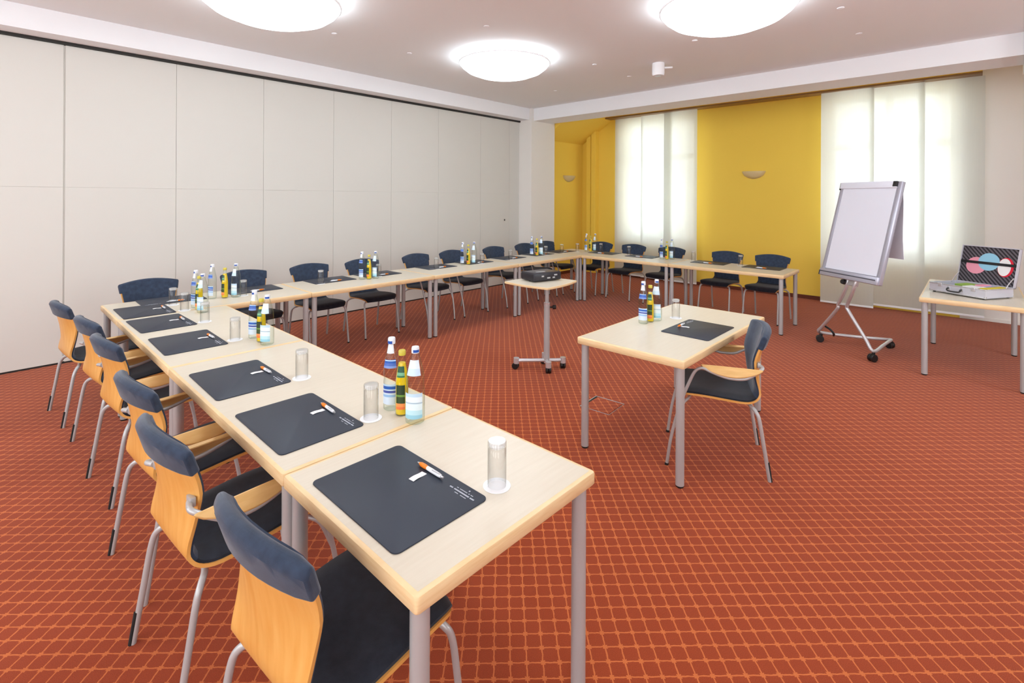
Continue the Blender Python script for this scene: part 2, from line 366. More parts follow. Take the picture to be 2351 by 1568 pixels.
for a, b, z0, z1 in pierced(BACK_FILL_WIN, Y0, YW + .2, ZC): box(bm, X0 - .15, X0, a, b, z0, z1)
struct('wall_front', bm, 'wall')
bm = new()
for a, b, z0, z1 in pierced(SIDE_FILL_WIN, X0, XW + .3, 3.95): box(bm, a, b, Y0 - .15, Y0, z0, z1)
struct('wall_near', bm, 'wall')
bm = new(); box(bm, XW - .018, XW, .84, YW, 0, .065, .004); box(bm, 7.56, XW - .018, YW - .018, YW, 0, .065, .004); struct('baseboard_right', bm, 'skirt')
bm = new(); box(bm, XW - .014, XW, Y0, -.86, 0, .05, .004); struct('baseboard_end', bm, 'wall')
for n, (a, b) in enumerate(WIN):
    bm = new(); f = .07
    mid = (a + b) / 2
    for y0, y1, z0, z1 in ((a, a + f, ZS, ZT), (b - f, b, ZS, ZT), (a, b, ZS, ZS + f), (a, b, ZT - f, ZT), (mid - .05, mid + .05, ZS, ZT), (a, b, 2.55, 2.66)):
        box(bm, XW + .18, XW + .26, y0, y1, z0, z1, .008)
    box(bm, XW - .04, XW + .18, a - .04, b + .04, ZS - .04, ZS, .006)
    wn = struct('window_%d' % (n + 1), bm, 'wood_frame')
    bm = new(); box(bm, XW + .215, XW + .221, a + f, b - f, ZS + f, ZT - f); obj('window_pane', bm, 'pane', wn, False)
# curtain rail and panel curtains
bm = new(); box(bm, 8.72, 8.96, -1.09, 5.0, 3.487, 3.517, .004)
rl_ = obj('curtain_rail', bm, 'rail', None, False); tag(rl_, 'long bronze curtain rail running above both windows', 'curtain rail')
bm = new(); box(bm, 8.74, 9.049, -1.09, 5.0, 3.519, 3.64); struct('trim_9', bm, 'yellow')
def curtain(xc, y0, y1, z0, label, grp):
    bm = new(); n = 14; rows = []
    P = [[Vector((xc + .004 * math.sin(j * 1.3 + y0 * 5), y0 + (y1 - y0) * j / n, z0 + .028 + (3.486 - z0 - .028) * i / 6)) for j in range(n + 1)] for i in range(7)]
    Nn = [[Vector((1, 0, 0))] * (n + 1) for i in range(7)]
    r = thing('panel_curtain', label, 'curtain', (0, 0, 0), 0, grp)
    strip(bm, P, Nn, lambda i, j: 0, lambda i, j: .0012); obj('fabric_panel', bm, 'sheer', r)
    bm = new(); box(bm, xc - .006, xc + .007, y0, y1, z0, z0 + .03, .003); obj('weight_bar', bm, 'beam', r)
gA, gB = 'sheer panel curtains before the left window', 'sheer panel curtains before the right window'
curtain(8.93, 4.18, 4.87, .045, 'white sheer panel curtain hanging at the left of the far left window', gA)
curtain(8.88, 3.50, 4.20, .045, 'white sheer panel curtain in the middle of the far left window', gA)
curtain(8.83, 2.965, 3.66, .045, 'white sheer panel curtain at the right of the far left window, beside the yellow pier', gA)
curtain(8.80, .14, .86, .02, 'white sheer panel curtain behind the flip chart, beside the yellow pier', gB)
curtain(8.86, -.47, .20, .06, 'white sheer panel curtain just right of the flip chart', gB)
curtain(8.91, -1.12, -.40, .06, 'white sheer panel curtain behind the open aluminium case, at the right end of the rail', gB)

# wall lamps (unlit half bowls)
def sconce(loc, rz, label):
    r = thing('wall_lamp', label, 'wall lamp', loc, rz, 'half bowl wall lamps')
    bm = new(); lathe(bm, [(.205, .07), (.20, .045), (.165, -.01), (.10, -.05), (.03, -.07), (0, -.072)], 20, (0, 0), PI, 2 * PI)
    bmesh.ops.solidify(bm, geom=bm.faces[:], thickness=.008)
    bm.transform(Matrix.Diagonal((1, .62, 1, 1))); obj('bowl', bm, 'sconce', r)
    bm = new(); box(bm, -.05, .05, -.02, 0, -.05, .05, .005); obj('back_plate', bm, 'beam', r)
    return r
sconce((XW, 1.985, 2.17), -PI / 2, 'cream half-bowl wall lamp on the yellow pier between the two windows')
sconce((8.49, YW, 2.17), 0, 'cream half-bowl wall lamp on the yellow return wall in the far corner')

# ceiling lamps
def ceiling_lamp(x, y, label):
    r = thing('ceiling_lamp', label, 'ceiling lamp', (x, y, ZC), 0, 'round glowing ceiling lamps')
    bm = new(); lathe(bm, [(.575, -.075), (.55, -.12), (.48, -.175), (.36, -.222), (.2, -.25), (0, -.258)], 48); lathe(bm, [(.575, -.075), (.30, -.072), (0, -.072)], 48)
    bmesh.ops.remove_doubles(bm, verts=bm.verts[:], dist=1e-5); obj('glass_dome', bm, 'dome', r)
    bm = new(); cyl(bm, 0, 0, -.068, 0, .16, 32); obj('ceiling_mount', bm, 'beam', r)
    bm = new(); lathe(bm, [(.578, -.085), (.590, -.08), (.590, -.066), (.578, -.064), (.578, -.085)], 48); obj('rim', bm, 'beam', r)
ceiling_lamp(3.852, 3.42, 'white glowing dome ceiling lamp, smallest in view, nearest the far corner')
ceiling_lamp(3.872, .64, 'white glowing dome ceiling lamp cut by the top edge, right of the centre')
ceiling_lamp(1.01, 3.55, 'white glowing dome ceiling lamp cut by the top edge, nearest the folding wall')
ceiling_lamp(1.02, .62, 'white glowing dome ceiling lamp added unseen above the nearest table, out of frame')  # this and the next two: unseen lamps added on the lamp grid for lighting
ceiling_lamp(-1.8, 3.5, 'white glowing dome ceiling lamp added unseen behind the camera, on the folding wall side')
ceiling_lamp(3.87, -2.1, 'white glowing dome ceiling lamp added unseen right of the camera, out of frame')
# small ceiling fittings and sensor
sp = [(5.763, -.086, 'above the flip chart'), (4.776, -.082, 'right of the right-hand lamp'), (2.908, 4.164, 'left of the far lamp'), (1.914, 4.161, 'right of the left-hand lamp'),
      (2.879, 2.748, 'just in front of the far lamp'), (4.896, 2.741, 'right of the far lamp'), (5.782, 2.719, 'left of the white sensor'), (5.828, 4.138, 'nearest the corner pier'), (4.805, 1.328, 'below the right-hand lamp')]
for x, y, d in sp:
    bm = new(); lathe(bm, [(.03, 0), (.03, -.006), (.018, -.012), (0, -.012)], 16)
    o = obj('ceiling_spot', bm, 'beam'); o.location = (x, y, ZC); tag(o, 'tiny white ceiling fitting ' + d, 'ceiling spot', 'tiny ceiling fittings')
r = thing('ceiling_sensor', 'white cylindrical sensor hanging from the ceiling before the window beam', 'sensor', (5.42, 2.08, ZC))
bm = new(); lathe(bm, [(0, 0), (.078, 0), (.08, -.14), (.07, -.165), (0, -.165)], 24); obj('housing', bm, 'beam', r)
bm = new(); lathe(bm, [(.045, -.165), (.04, -.172), (0, -.172)], 20); obj('lens', bm, 'steel', r)
bm = new(); tube(bm, [(.04, -.05, -.06), (.12, -.14, -.055)], .014, 10, 0); obj('side_arm', bm, 'beam', r)
bm = new(); cyl(bm, 6.37, YW - .003, 1.27, 1.30, .012, 12); o = obj('panel_lock', bm, 'track'); tag(o, 'small dark lock on the last leaf of the folding wall', 'lock')

# ================================================================== TABLES
TT = .766; TH = .047; K = .964
def kx(x): return -.7361 + (x + .7361) * K
def ky(y): return -1.0048 + (y + 1.0048) * K
def make_table(lx, ly, label, loc, group=None, name='seminar_table'):
    """origin on the floor under the table centre"""
    r = thing(name, label, 'table', (kx(loc[0]), ky(loc[1]), 0), 0, group); hx, hy = lx * K / 2 - .0015, ly * K / 2 - .0015
    bm = new(); e = .016
    box(bm, -hx + e, hx - e, -hy + e, hy - e, TT - .03, TT, 0)
    obj('tabletop', bm, 'laminate', r, False)
    bm = new()                                                     # solid wood lipping with rounded edges
    o_, i_ = rrect(hx, hy, .012, 4), rrect(hx - e, hy - e, .0005, 4); k = len(o_)
    def ring(p, z): return [bm.verts.new((x, y, z)) for x, y in p]
    a = [ring(i_, TT - .0002), ring(rrect(hx - .007, hy - .007, .011, 4), TT - .0004), ring(rrect(hx - .002, hy - .002, .012, 4), TT - .003), ring(o_, TT - .008), ring(o_, TT - TH + .006), ring(rrect(hx - .004, hy - .004, .011, 4), TT - TH), ring(i_, TT - TH)]
    for q in range(len(a) - 1):
        for j in range(k): bm.faces.new((a[q][j], a[q][(j + 1) % k], a[q + 1][(j + 1) % k], a[q + 1][j]))
    bm.faces.new(a[-1]); obj('edge_band', bm, 'edge', r)
    for sx in (-1, 1):
        for sy in (-1, 1):
            bm = new(); x, y = sx * (hx - .042), sy * (hy - .042); cyl(bm, x, y, .012, TT - TH, .0255, 24); lg = obj('leg', bm, 'steel', r)
            bm = new(); lathe(bm, [(0, 0), (.02, 0), (.024, .005), (.0245, .012), (0, .012)], 20, (x, y)); obj('foot', bm, 'rubber', lg)
    return r
gT = 'maple seminar tables of the U-shaped arrangement'
tb = {}
tb['sq'] = make_table(.8, .8, 'square maple table nearest the camera, at the front end of the left row', (.4, .4, 0), gT)
tN = make_table(.8, 1.6, 'long maple table second from the camera in the left row', (.4, 1.6, 0), gT)
dup(tN, 'long maple table at the far end of the left row', (kx(.4), ky(3.2), 0))
tA = make_table(1.6, .8, 'long maple table in the corner by the folding wall, end of the left row', (.8, 4.4, 0), gT)
dup(tA, 'long maple table along the folding wall, right next to the left corner table', (kx(2.4), ky(4.4), 0))
dup(tA, 'long maple table along the folding wall, right behind the projector trolley', (kx(4.0), ky(4.4), 0))
dup(tA, 'long maple table along the folding wall, last before the far corner', (kx(5.6), ky(4.4), 0))
dup(tb['sq'], 'square maple table in the far corner where the two rows meet', (kx(6.8), ky(4.4), 0))
dup(tN, 'long maple table under the left window, next to the far corner', (kx(6.8), ky(3.2), 0))
dup(tN, 'long maple table before the yellow pier, at the right end of the window row', (kx(6.8), ky(1.6), 0))
dk = make_table(1.6, .8, 'maple table standing alone in the middle of the room with an armchair', (2.985, .68, 0))
dup(dk, 'maple table at the right edge carrying the open aluminium case', (6.347, -.9965, 0))

# ================================================================== CHAIRS   local: faces +y, origin on the floor
prof = [(.243, .428), (.236, .452), (.205, .466), (.10, .466), (-.03, .456), (-.13, .448), (-.185, .455), (-.217, .482), (-.230, .53), (-.232, .60), (-.240, .68), (-.256, .77), (-.290, .893)]
hwid = [.195, .215, .232, .236, .234, .226, .21, .198, .190, .193, .204, .219, .234]
def chair_surface():
    pr = smooth([Vector((0, y, z)) for y, z in prof], 3); hw = [v.x for v in smooth([Vector((h, 0, 0)) for h in hwid], 3)]
    n, m = len(pr), 13; P, N = [], []
    for i in range(n):
        d = (pr[min(i + 1, n - 1)] - pr[max(i - 1, 0)]).normalized(); nn = Vector((0, -d.z, d.y))      # towards the sitter / up
        if nn.z < 0 and abs(d.y) > abs(d.z): nn = -nn
        if abs(d.z) >= abs(d.y): nn = Vector((0, abs(d.z), -d.y * (1 if d.z > 0 else -1)))
        row, rn = [], []
        back = max(0., min(1., (pr[i].z - .5) / .2)) if pr[i].y < -.15 else 0.
        top = max(0., min(1., (pr[i].z - .74) / .14)) if back else 0.
        for j in range(m):
            q = -1 + 2 * j / (m - 1)
            p = Vector((q * hw[i], pr[i].y + .052 * back * q * q, pr[i].z - .029 * top * q * q + (.006 * q * q if not back else 0)))
            row.append(p); rn.append((nn + Vector((-.35 * back * q, 0, 0))).normalized())
        P.append(row); N.append(rn)
    return P, N
def make_chair(arms):
    nm = 'armchair' if arms else 'side_chair'
    r = thing(nm, nm, 'chair', (0, 0, 0)); P, N = chair_surface(); n, m = len(P), len(P[0])
    bm = new(); strip(bm, P, N, lambda i, j: -.006, lambda i, j: .006); obj('plywood_shell', bm, 'ply', r)
    k = next(i for i in range(n) if P[i][6].y < -.15 and P[i][6].z > .47)
    def fall(i, j, lo, hi, t): e = min(j, m - 1 - j); return t * (.35, .85, 1.)[min(e, 2)]
    ed = lambda q: [q[1 - 1] * .97 + q[6] * .03] + q[1:-1] + [q[-1] * .97 + q[6] * .03]
    # seat and back upholstery (one padded skin over the front of the shell)
    A = [[v for v in row] for row in P]
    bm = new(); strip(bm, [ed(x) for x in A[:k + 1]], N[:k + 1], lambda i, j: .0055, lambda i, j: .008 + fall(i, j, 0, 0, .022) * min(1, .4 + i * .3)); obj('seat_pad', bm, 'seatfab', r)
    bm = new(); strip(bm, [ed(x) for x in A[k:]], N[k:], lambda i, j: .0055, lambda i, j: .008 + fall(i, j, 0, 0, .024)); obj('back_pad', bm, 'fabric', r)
    # cap that wraps over the top edge and down the back
    c0 = next(i for i in range(n) if P[i][6].y < -.15 and P[i][6].z > .80); Pc = [list(x) for x in P[c0:]]; Nc = [list(x) for x in N[c0:]]
    Pc.append([p + Vector((0, -.004, .016)) for p in P[-1]]); Nc.append(list(N[-1]))
    L = len(Pc) - 1
    sc = lambda q: [q[0] + (q[0] - q[6]).normalized() * .007] + q[1:-1] + [q[-1] + (q[-1] - q[6]).normalized() * .007]
    bm = new(); strip(bm, [sc(x) for x in Pc], Nc, lambda i, j: (-.022 if i < L else -.010) * (.8 if j in (0, m - 1) else 1), lambda i, j: (.027 if i < L else .014) * (.55 if j in (0, m - 1) else 1))
    o = obj('backrest_cap', bm, 'fabric', r)
    bv = o.modifiers.new('round', 'BEVEL'); bv.width = .011; bv.segments = 3; bv.limit_method = 'ANGLE'; bv.angle_limit = math.radians(40)
    for s in (-1, 1):
        bm = new()
        if arms:
            tube(bm, [(s * .238, .330, 0), (s * .245, .300, .20), (s * .256, .245, .42), (s * .262, .190, .57), (s * .266, .155, .64), (s * .268, .115, .660), (s * .270, .06, .640), (s * .272, -.03, .616), (s * .271, -.12, .618), (s * .265, -.175, .645), (s * .252, -.216, .673), (s * .228, -.232, .684), (s * .188, -.222, .688)], .0100)
            box(bm, s * .165, s * .205, -.224, -.206, .673, .706, .003)
            tube(bm, [(s * .249, .28, .29), (s * .238, .23, .41), (s * .20, .195, .438), (s * .12, .18, .444)], .009)
        else:
            tube(bm, [(s * .232, .285, 0), (s * .226, .255, .25), (s * .222, .235, .38), (s * .206, .215, .425), (s * .16, .20, .442), (s * .08, .19, .446)], .0112)
        lg = obj('front_leg', bm, 'steel', r)
        bm = new(); tube(bm, [(s * .238, .330, 0), (s * .2385, .328, .014)] if arms else [(s * .232, .285, 0), (s * .2318, .284, .014)], .0122, 12, 0); obj('glide', bm, 'rubber', lg)
        bm = new(); tube(bm, [(s * .240, -.272, 0), (s * .236, -.240, .2), (s * .232, -.214, .36), (s * .218, -.195, .408), (s * .18, -.17, .428), (s * .09, -.15, .434)], .0115); lg = obj('rear_leg', bm, 'steel', r)
        bm = new(); tube(bm, [(s * .240, -.2795, .0), (s * .2385, -.262, .115)], .0085, 10, 0); obj('rubber_strip', bm, 'rubber', lg)
        if arms:
            bm = new(); n_ = 14; Pp, Nn = [], []
            for i in range(n_ + 1):
                t = i / n_; y = .125 - .355 * t; bow = math.sin(PI * t) ** .7
                inner = Vector((s * (.260 - .004 * bow), y, .680)); outer = Vector((s * (.266 + .020 * bow), y, .676 - .052 * bow))
                Pp.append([inner, inner.lerp(outer, .5) + Vector((s * .003 * bow, 0, 0)), outer]); Nn.append([Vector((s * .8, 0, .6))] * 3)
            strip(bm, Pp, Nn, lambda i, j: -.014, lambda i, j: .004); a = obj('armrest', bm, 'arm', r)
            a.modifiers.new('round', 'BEVEL').width = .003
    return r
ac, sc_ = make_chair(True), make_chair(False)
used = {}
def chair(arms, x, y, rz, label, group):
    src = ac if arms else sc_
    if arms in used: return dup(src, label, (x, y, 0), rz, group)
    used[arms] = 1; src.location = (x, y, 0); src.rotation_euler = (0, 0, rz); src['label'] = label; src['group'] = group
d = math.radians
g1, g2, g3 = 'chairs along the left table row', 'chairs along the folding wall', 'chairs along the window row'
N_ = [('nearest the camera', .355, -.006, -85, 0), ('second from the camera', 1.14, -.045, -86, 1), ('third from the camera', 1.81, -.012, -85, 1),
      ('fourth from the camera', 2.735, .008, -85, 1), ('fifth from the camera', 3.41, .0, -84, 1), ('farthest, beside the folding wall', 4.20, -.068, -85, 0)]
for nm, y, x, a, ar in N_: chair(ar, x, y, d(a), 'navy and beech %s at the left row, %s' % ('armchair' if ar else 'chair', nm), g1)
A_ = [('leftmost, at the corner table', .38, 0), ('second from the left', 1.26, 0), ('third from the left', 2.0, 0), ('fourth from the left', 2.68, 0), ('fifth from the left', 3.57, 1),
      ('sixth from the left', 4.25, 1), ('seventh from the left', 5.12, 1), ('second from the right', 5.92, 1), ('rightmost, at the far corner', 6.58, 1)]
for k, (nm, x, ar) in enumerate(A_): chair(ar, x, (4.71 if k == 0 else 4.665) + .02 * ((k * 7) % 3 - 1), d(180 + ((k * 5) % 7 - 3)), 'navy %s along the folding wall, %s' % ('armchair' if ar else 'chair', nm), g2)
C_ = [('nearest the far corner', 4.10, 0), ('before the middle of the left window', 3.43, 0), ('behind the bottles at the table joint', 2.72, 0), ('second from the right end', 1.81, 0), ('at the right end, before the yellow pier', 1.165, 0)]
for k, (nm, y, ar) in enumerate(C_): chair(ar, 6.955, y, d(90 + ((k * 5) % 5 - 2)), 'navy chair of the window row, ' + nm, g3)
lone = dup(ac, 'navy and beech armchair at the table standing alone in the middle', (2.656, .247, 0), d(24.8)); del lone['group']

# ================================================================== PLACE SETTINGS   local: sitter's view, x right, y away
MX, MY, MZ = .515 / 2, .362 / 2, .0045
def make_mat():
    bm = new(); extrude(bm, rrect(MX, MY, .022), 0, MZ, .0012); r = obj('desk_mat', bm, 'matgrey'); r['category'] = 'desk mat'
    bm = new(); rr = random.Random(3)
    for y, x0, x1, h in ((.150, .135, .215, .003), (.138, .112, .244, .0055), (.126, .150, .205, .0028)):      # small print, too fine to read
        x = x0
        while x < x1:
            wd = rr.uniform(.0025, .0055)
            if rr.random() > .14: box(bm, x, min(x + wd, x1), y - h / 2, y + h / 2, MZ, MZ + .0003)
            x += wd + .0012
    box(bm, .182, .187, .160, .165, MZ, MZ + .0003); obj('printed_line', bm, 'ink', r, False)
    return r
def make_pen():
    r = thing('ballpoint_pen', 'pen', 'pen')
    def rod(prof):
        b = new(); lathe(b, [(r_ * 1.35, z_) for r_, z_ in prof], 14); b.transform(Matrix.Rotation(PI / 2, 4, 'Y')); b.transform(Matrix.Translation((0, 0, .0084))); return b
    obj('barrel', rod([(0, -.022), (.0052, -.022), (.0056, .0), (.0052, .045), (.004, .056), (0, .056)]), 'penwhite', r)
    obj('grip', rod([(0, -.070), (.0028, -.070), (.0058, -.056), (.0062, -.040), (.0053, -.022), (0, -.022)]), 'orange', r)
    obj('tip', rod([(0, -.082), (.0011, -.081), (.0028, -.070), (0, -.070)]), 'chrome', r)
    obj('push_button', rod([(0, .056), (.0028, .056), (.0028, .068), (0, .069)]), 'chrome', r)
    b = new(); tube(b, [(.050, 0, .014), (.044, -.005, .0175), (.012, -.006, .0165)], .002, 8); obj('clip', b, 'chrome', r)
    return r
def make_slip():
    bm = new(); t = .0012
    P = [[Vector((-.0125 + .025 * i, -.031 + .062 * j / 6, .0005 + .0015 * math.sin(j * .9))) for j in range(7)] for i in range(2)]
    strip(bm, P, [[Vector((0, 0, 1))] * 7] * 2, lambda i, j: 0, lambda i, j: t)
    r = obj('paper_slip', bm, 'white'); r['category'] = 'paper slip'; return r
def make_glass():
    bm = new(); H = .155
    lathe(bm, [(.0315, 0), (.0325, .0), (.0330, .06), (.0325, H - .004), (.0300, H), (0, H), ], 32)
    lathe(bm, [(.0315, 0), (.0312, .06), (.0305, H - .030), (.026, H - .024), (0, H - .022)], 32)
    r = obj('tumbler', bm, 'glass'); r['category'] = 'glass'
    bm = new(); lathe(bm, [(0, H - .019), (.024, H - .021), (.0295, H - .014), (.0290, H - .004), (.024, H - .0015), (0, H - .003)], 28); obj('thick_base', bm, 'glassbase', r); return r
def make_coaster():
    bm = new(); lathe(bm, [(0, 0), (.046, 0), (.048, .0006), (.048, .0020), (.0455, .0024), (0, .0020)], 40)
    r = obj('coaster', bm, 'coaster'); r['category'] = 'coaster'; return r
proto = {k: f() for k, f in (('mat', make_mat), ('pen', make_pen), ('slip', make_slip), ('glass', make_glass), ('coaster', make_coaster))}
for p_ in proto.values(): p_.scale = (K, K, K)
first = set()
def put(kind, label, loc, rz, group):
    p = proto[kind]; loc = (loc[0], loc[1], loc[2])
    if kind in first: return dup(p, label, loc, rz, group)
    first.add(kind); p.location = loc; p.rotation_euler = (0, 0, rz); p['label'] = label; p['group'] = group; return p
def place(c, rz, where, glass, grp, jit=0, penflip=False):
    """c: mat centre (x,y); where: phrase naming the place; glass: (x,y)"""
    rr = random.Random(jit + 11); c = (kx(c[0]), ky(c[1])); glass = (kx(glass[0]), ky(glass[1]))
    a = rz + rr.uniform(-.02, .02); ca, sa = math.cos(a), math.sin(a)
    put('mat', 'charcoal desk mat ' + where, (c[0], c[1], TT), a, 'desk mats ' + grp)
    def at(x, y, z): x *= K; y *= K; return (c[0] + ca * x - sa * y, c[1] + sa * x + ca * y, z)
    s = -1 if penflip else 1
    put('slip', 'small white paper slip under the pen ' + where, at(-.014, .094 + rr.uniform(-.006, .006), TT + MZ + .0002), a + (.1 if not penflip else 1.2), 'paper slips ' + grp)
    put('pen', 'orange and white pen on the mat ' + where, at(.0, .138 + rr.uniform(-.006, .006), TT + MZ + (.0006 if False else 0)), a + rr.uniform(-.06, .06), 'pens ' + grp)
    put('coaster', 'white round coaster under the glass ' + where, (*glass, TT), 0, 'coasters ' + grp)
    put('glass', 'upturned clear tumbler on a coaster ' + where, (*glass, TT + .0024), 0, 'tumblers ' + grp)
ordn = ['nearest the camera', 'second from the camera', 'third from the camera', 'fourth from the camera', 'fifth from the camera', 'sixth from the camera']
for k, (y, g) in enumerate(((.42, (.481, .196)), (1.19, (.462, .975)), (1.93, (.466, 1.69)), (2.925, (.466, 2.74)), (3.652, (.474, 3.452)), (4.245, (.472, 4.02)))):
    place((.228, y), -PI / 2, 'at the left row place ' + ordn[k], g, 'on the left table row', k)
ordA = ['%s from the left' % q for q in ('first', 'second', 'third', 'fourth', 'fifth', 'sixth', 'seventh', 'eighth', 'ninth')]
for k, (x, g) in enumerate(((.51, (.46, 4.35)), (1.24, (1.06, 4.36)), (2.11, (1.915, 4.46)), (2.76, (2.66, 4.45)), (3.71, (3.60, 4.48)), (4.45, (4.42, 4.42)), (5.22, (5.10, 4.47)), (5.98, (5.98, 4.45)), (6.62, (6.48, 4.48)))):
    place((x, 4.63 if k else 4.62), PI, 'at the folding-wall place ' + ordA[k], g, 'along the folding wall', 20 + k)
ordC = ['at the right end', 'second from the right end', 'third from the right end', 'fourth from the right end']
for k, (y, g) in enumerate(((1.215, (6.99, 1.535)), (1.985, (7.03, 2.27)), (3.14, (7.30 - .28, 3.42)), (3.90, (7.12, 4.06)))):
    place((7.0, y), PI / 2, 'of the window row ' + ordC[k], g, 'on the window row', 40 + k)
put('coaster', 'white round coaster under the lone glass on the far corner table', (kx(6.81), ky(4.37), TT), 0, 'coasters on the window row')
put('glass', 'upturned clear tumbler standing alone on the far corner table', (kx(6.81), ky(4.37), TT + .0024), 0, 'tumblers on the window row')
place((2.985, .525), 0, 'on the table standing alone', (3.215, .808), 'on the lone table', 60)

# ================================================================== BOTTLES
def make_bottle(kind):
    nm = {'A': 'water_bottle', 'B': 'juice_bottle', 'C': 'mineral_water_bottle'}[kind]
    r = thing(nm, nm, 'bottle'); F0 = PI + .1
    if kind == 'A':
        p = [(0, .004), (.030, 0), (.0365, .006), (.0372, .03), (.0368, .13), (.0345, .148), (.0368, .165), (.0362, .195), (.030, .235), (.021, .275), (.0155, .305), (.0148, .318)]
        obj('glass_body', _l(p), 'bottleglass', r)
        _lab(r, 'label', [(.0378, .032), (.0374, .125)], 'labA', 2.2); _lab(r, 'neck_label', [(.0370, .200), (.0305, .238)], 'labAn', 1.9); _lab(r, 'neck_foil', [(.0242, .265), (.0165, .305)], 'capw', 1.6)
        obj('cap', _l([(.0165, .306), (.0172, .310), (.0172, .330), (.015, .335), (0, .335)]), 'capb' if False else 'capw', r)
        b = new(); lathe(b, [(.0176, .308), (.0176, .321)], 16, (0, 0), F0 - 1.2, F0 + .5); obj('cap_seal', b, 'capb', r)
    elif kind == 'B':
        p = [(0, .004), (.024, 0), (.0285, .006), (.0292, .03), (.0288, .15), (.0278, .165), (.023, .205), (.0165, .245), (.0145, .268), (.0145, .280)]
        obj('glass_body', _l(p), 'bottleglass', r)
        obj('juice', _l([(0, .006), (.0270, .008), (.0280, .03), (.0276, .15), (.0266, .164), (.0218, .204), (.0154, .238), (0, .240)]), 'juice', r)
        _lab(r, 'label', [(.0298, .032), (.0294, .142)], 'labB', 1.5); _lab(r, 'neck_label', [(.0268, .176), (.0200, .225)], 'labBn', 1.5)
        obj('cap', _l([(.0155, .272), (.0165, .276), (.0165, .291), (.014, .295), (0, .295)]), 'capy', r)
    else:
        p = [(0, .004), (.034, 0), (.0415, .006), (.0425, .03), (.0420, .145), (.0385, .165), (.0405, .182), (.0385, .215), (.0295, .255), (.0205, .288), (.0155, .310), (.0150, .318)]
        obj('glass_body', _l(p), 'bottleglass', r)
        _lab(r, 'label', [(.0431, .028), (.0427, .138)], 'labC', 2.1); _lab(r, 'neck_label', [(.0393, .214), (.0240, .279)], 'labCn', 1.8)
        obj('cap', _l([(.0165, .306), (.0172, .310), (.0172, .326), (.0155, .333), (0, .334)]), 'capw', r)
        b = new(); lathe(b, [(.0176, .310), (.0176, .322)], 16, (0, 0), F0 - .3, F0 + 1.4); obj('cap_seal', b, 'capb', r)
    return r
def _l(p): b = new(); lathe(b, p, 28); return b
def _lab(r, nm, p, m, span):
    b = new(); lathe(b, p, 18, (0, 0), PI + .15 - span / 2, PI + .15 + span / 2); obj(nm, b, m, r)
bp = {k: make_bottle(k) for k in 'ABC'}; seenb = set()
for p_ in bp.values(): p_.scale = (K, K, K)
what = {'A': 'clear water bottle with blue label', 'B': 'yellow juice bottle with green label', 'C': 'clear mineral water bottle with pale label'}
def bottle(kind, x, y, where, grp, rz=0):
    lab = '%s %s' % (what[kind], where)
    if kind in seenb: return dup(bp[kind], lab, (x, y, TT), rz, grp)
    seenb.add(kind); o = bp[kind]; o.location = (x, y, TT); o.rotation_euler = (0, 0, rz); o['label'] = lab; o['group'] = grp
trios = [('in the trio nearest the camera', [('A', .585, 1.0), ('B', .583, .912), ('C', .580, .806)], .55),
         ('in the second trio along the left row', [('A', .578, 2.70), ('B', .578, 2.575), ('C', .58, 2.475)], .4),
         ('in the farthest trio of the left row', [('A', .575, 4.09), ('B', .57, 3.97), ('C', .56, 3.83)], .2),
         ('on the left corner table', [('A', .80, 4.42), ('B', .895, 4.37), ('C', .985, 4.335)], .2),
         ('in the second trio along the folding wall', [('A', 2.41, 4.41), ('B', 2.48, 4.37), ('C', 2.565, 4.36)], .1),
         ('in the third trio along the folding wall', [('A', 4.125, 4.52), ('B', 4.215, 4.50), ('C', 4.31, 4.475)], 0),
         ('in the last trio along the folding wall', [('A', 5.735, 4.555), ('B', 5.81, 4.51), ('C', 5.90, 4.48)], 0),
         ('on the far corner table', [('A', 6.96, 4.27), ('B', 7.02, 4.22), ('C', 7.10, 4.17)], -.4),
         ('at the table joint below the left window', [('A', 6.89, 2.735), ('B', 6.92, 2.665), ('C', 6.99, 2.61)], -.4),
         ('on the table standing alone', [('A', 2.865, .918), ('B', 2.955, .905), ('C', 3.035, .89)], 0.1)]
for wh, L, rz in trios:
    for k, x, y in L: bottle(k, kx(x), ky(y), wh, 'drinks ' + wh, rz)

# ================================================================== PROJECTOR TROLLEY
TX, TY, TZ = 3.2, 2.235, .868
r = thing('projector_trolley', 'small maple projector trolley on a silver post with four castors', 'trolley', (TX, TY, 0))
bm = new(); pl = []
for ax, ay, bx, by in ((-.255, -.275, .30, -.215), (.30, -.215, .20, .215), (.20, .215, -.275, .275), (-.275, .275, -.255, -.275)):
    for q in range(12):
        t = q / 12; bow = .028 * math.sin(PI * t); dx, dy = bx - ax, by - ay; l = math.hypot(dx, dy); pl.append((ax + dx * t + dy / l * bow, ay + dy * t - dx / l * bow))
extrude(bm, pl, TZ - .022, TZ, .004); obj('tray', bm, 'edge', r)
bm = new(); t2 = [(x * .985, y * .985) for x, y in pl]; extrude(bm, t2, TZ - .0005, TZ + .0008); obj('tray_surface', bm, 'laminate', r, False)
px, py = -.03, -.085
bm = new(); cyl(bm, px, py, .10, .66, .0305, 24); obj('post', bm, 'steel', r)
bm = new(); cyl(bm, px, py, .655, TZ - .02, .020, 20); cyl(bm, px, py, TZ - .03, TZ - .022, .07, 24); obj('inner_tube', bm, 'steel', r)
bm = new(); cyl(bm, px, py, .645, .668, .0325, 24); obj('collar', bm, 'chrome', r)
bm = new(); tube(bm, [(px + .02, py - .02, .62), (px + .05, py - .045, .62)], .008, 10, 0); tube(bm, [(px + .045, py - .04, .62), (px + .068, py - .06, .62)], .022, 14, 0); obj('knob', bm, 'black', r)
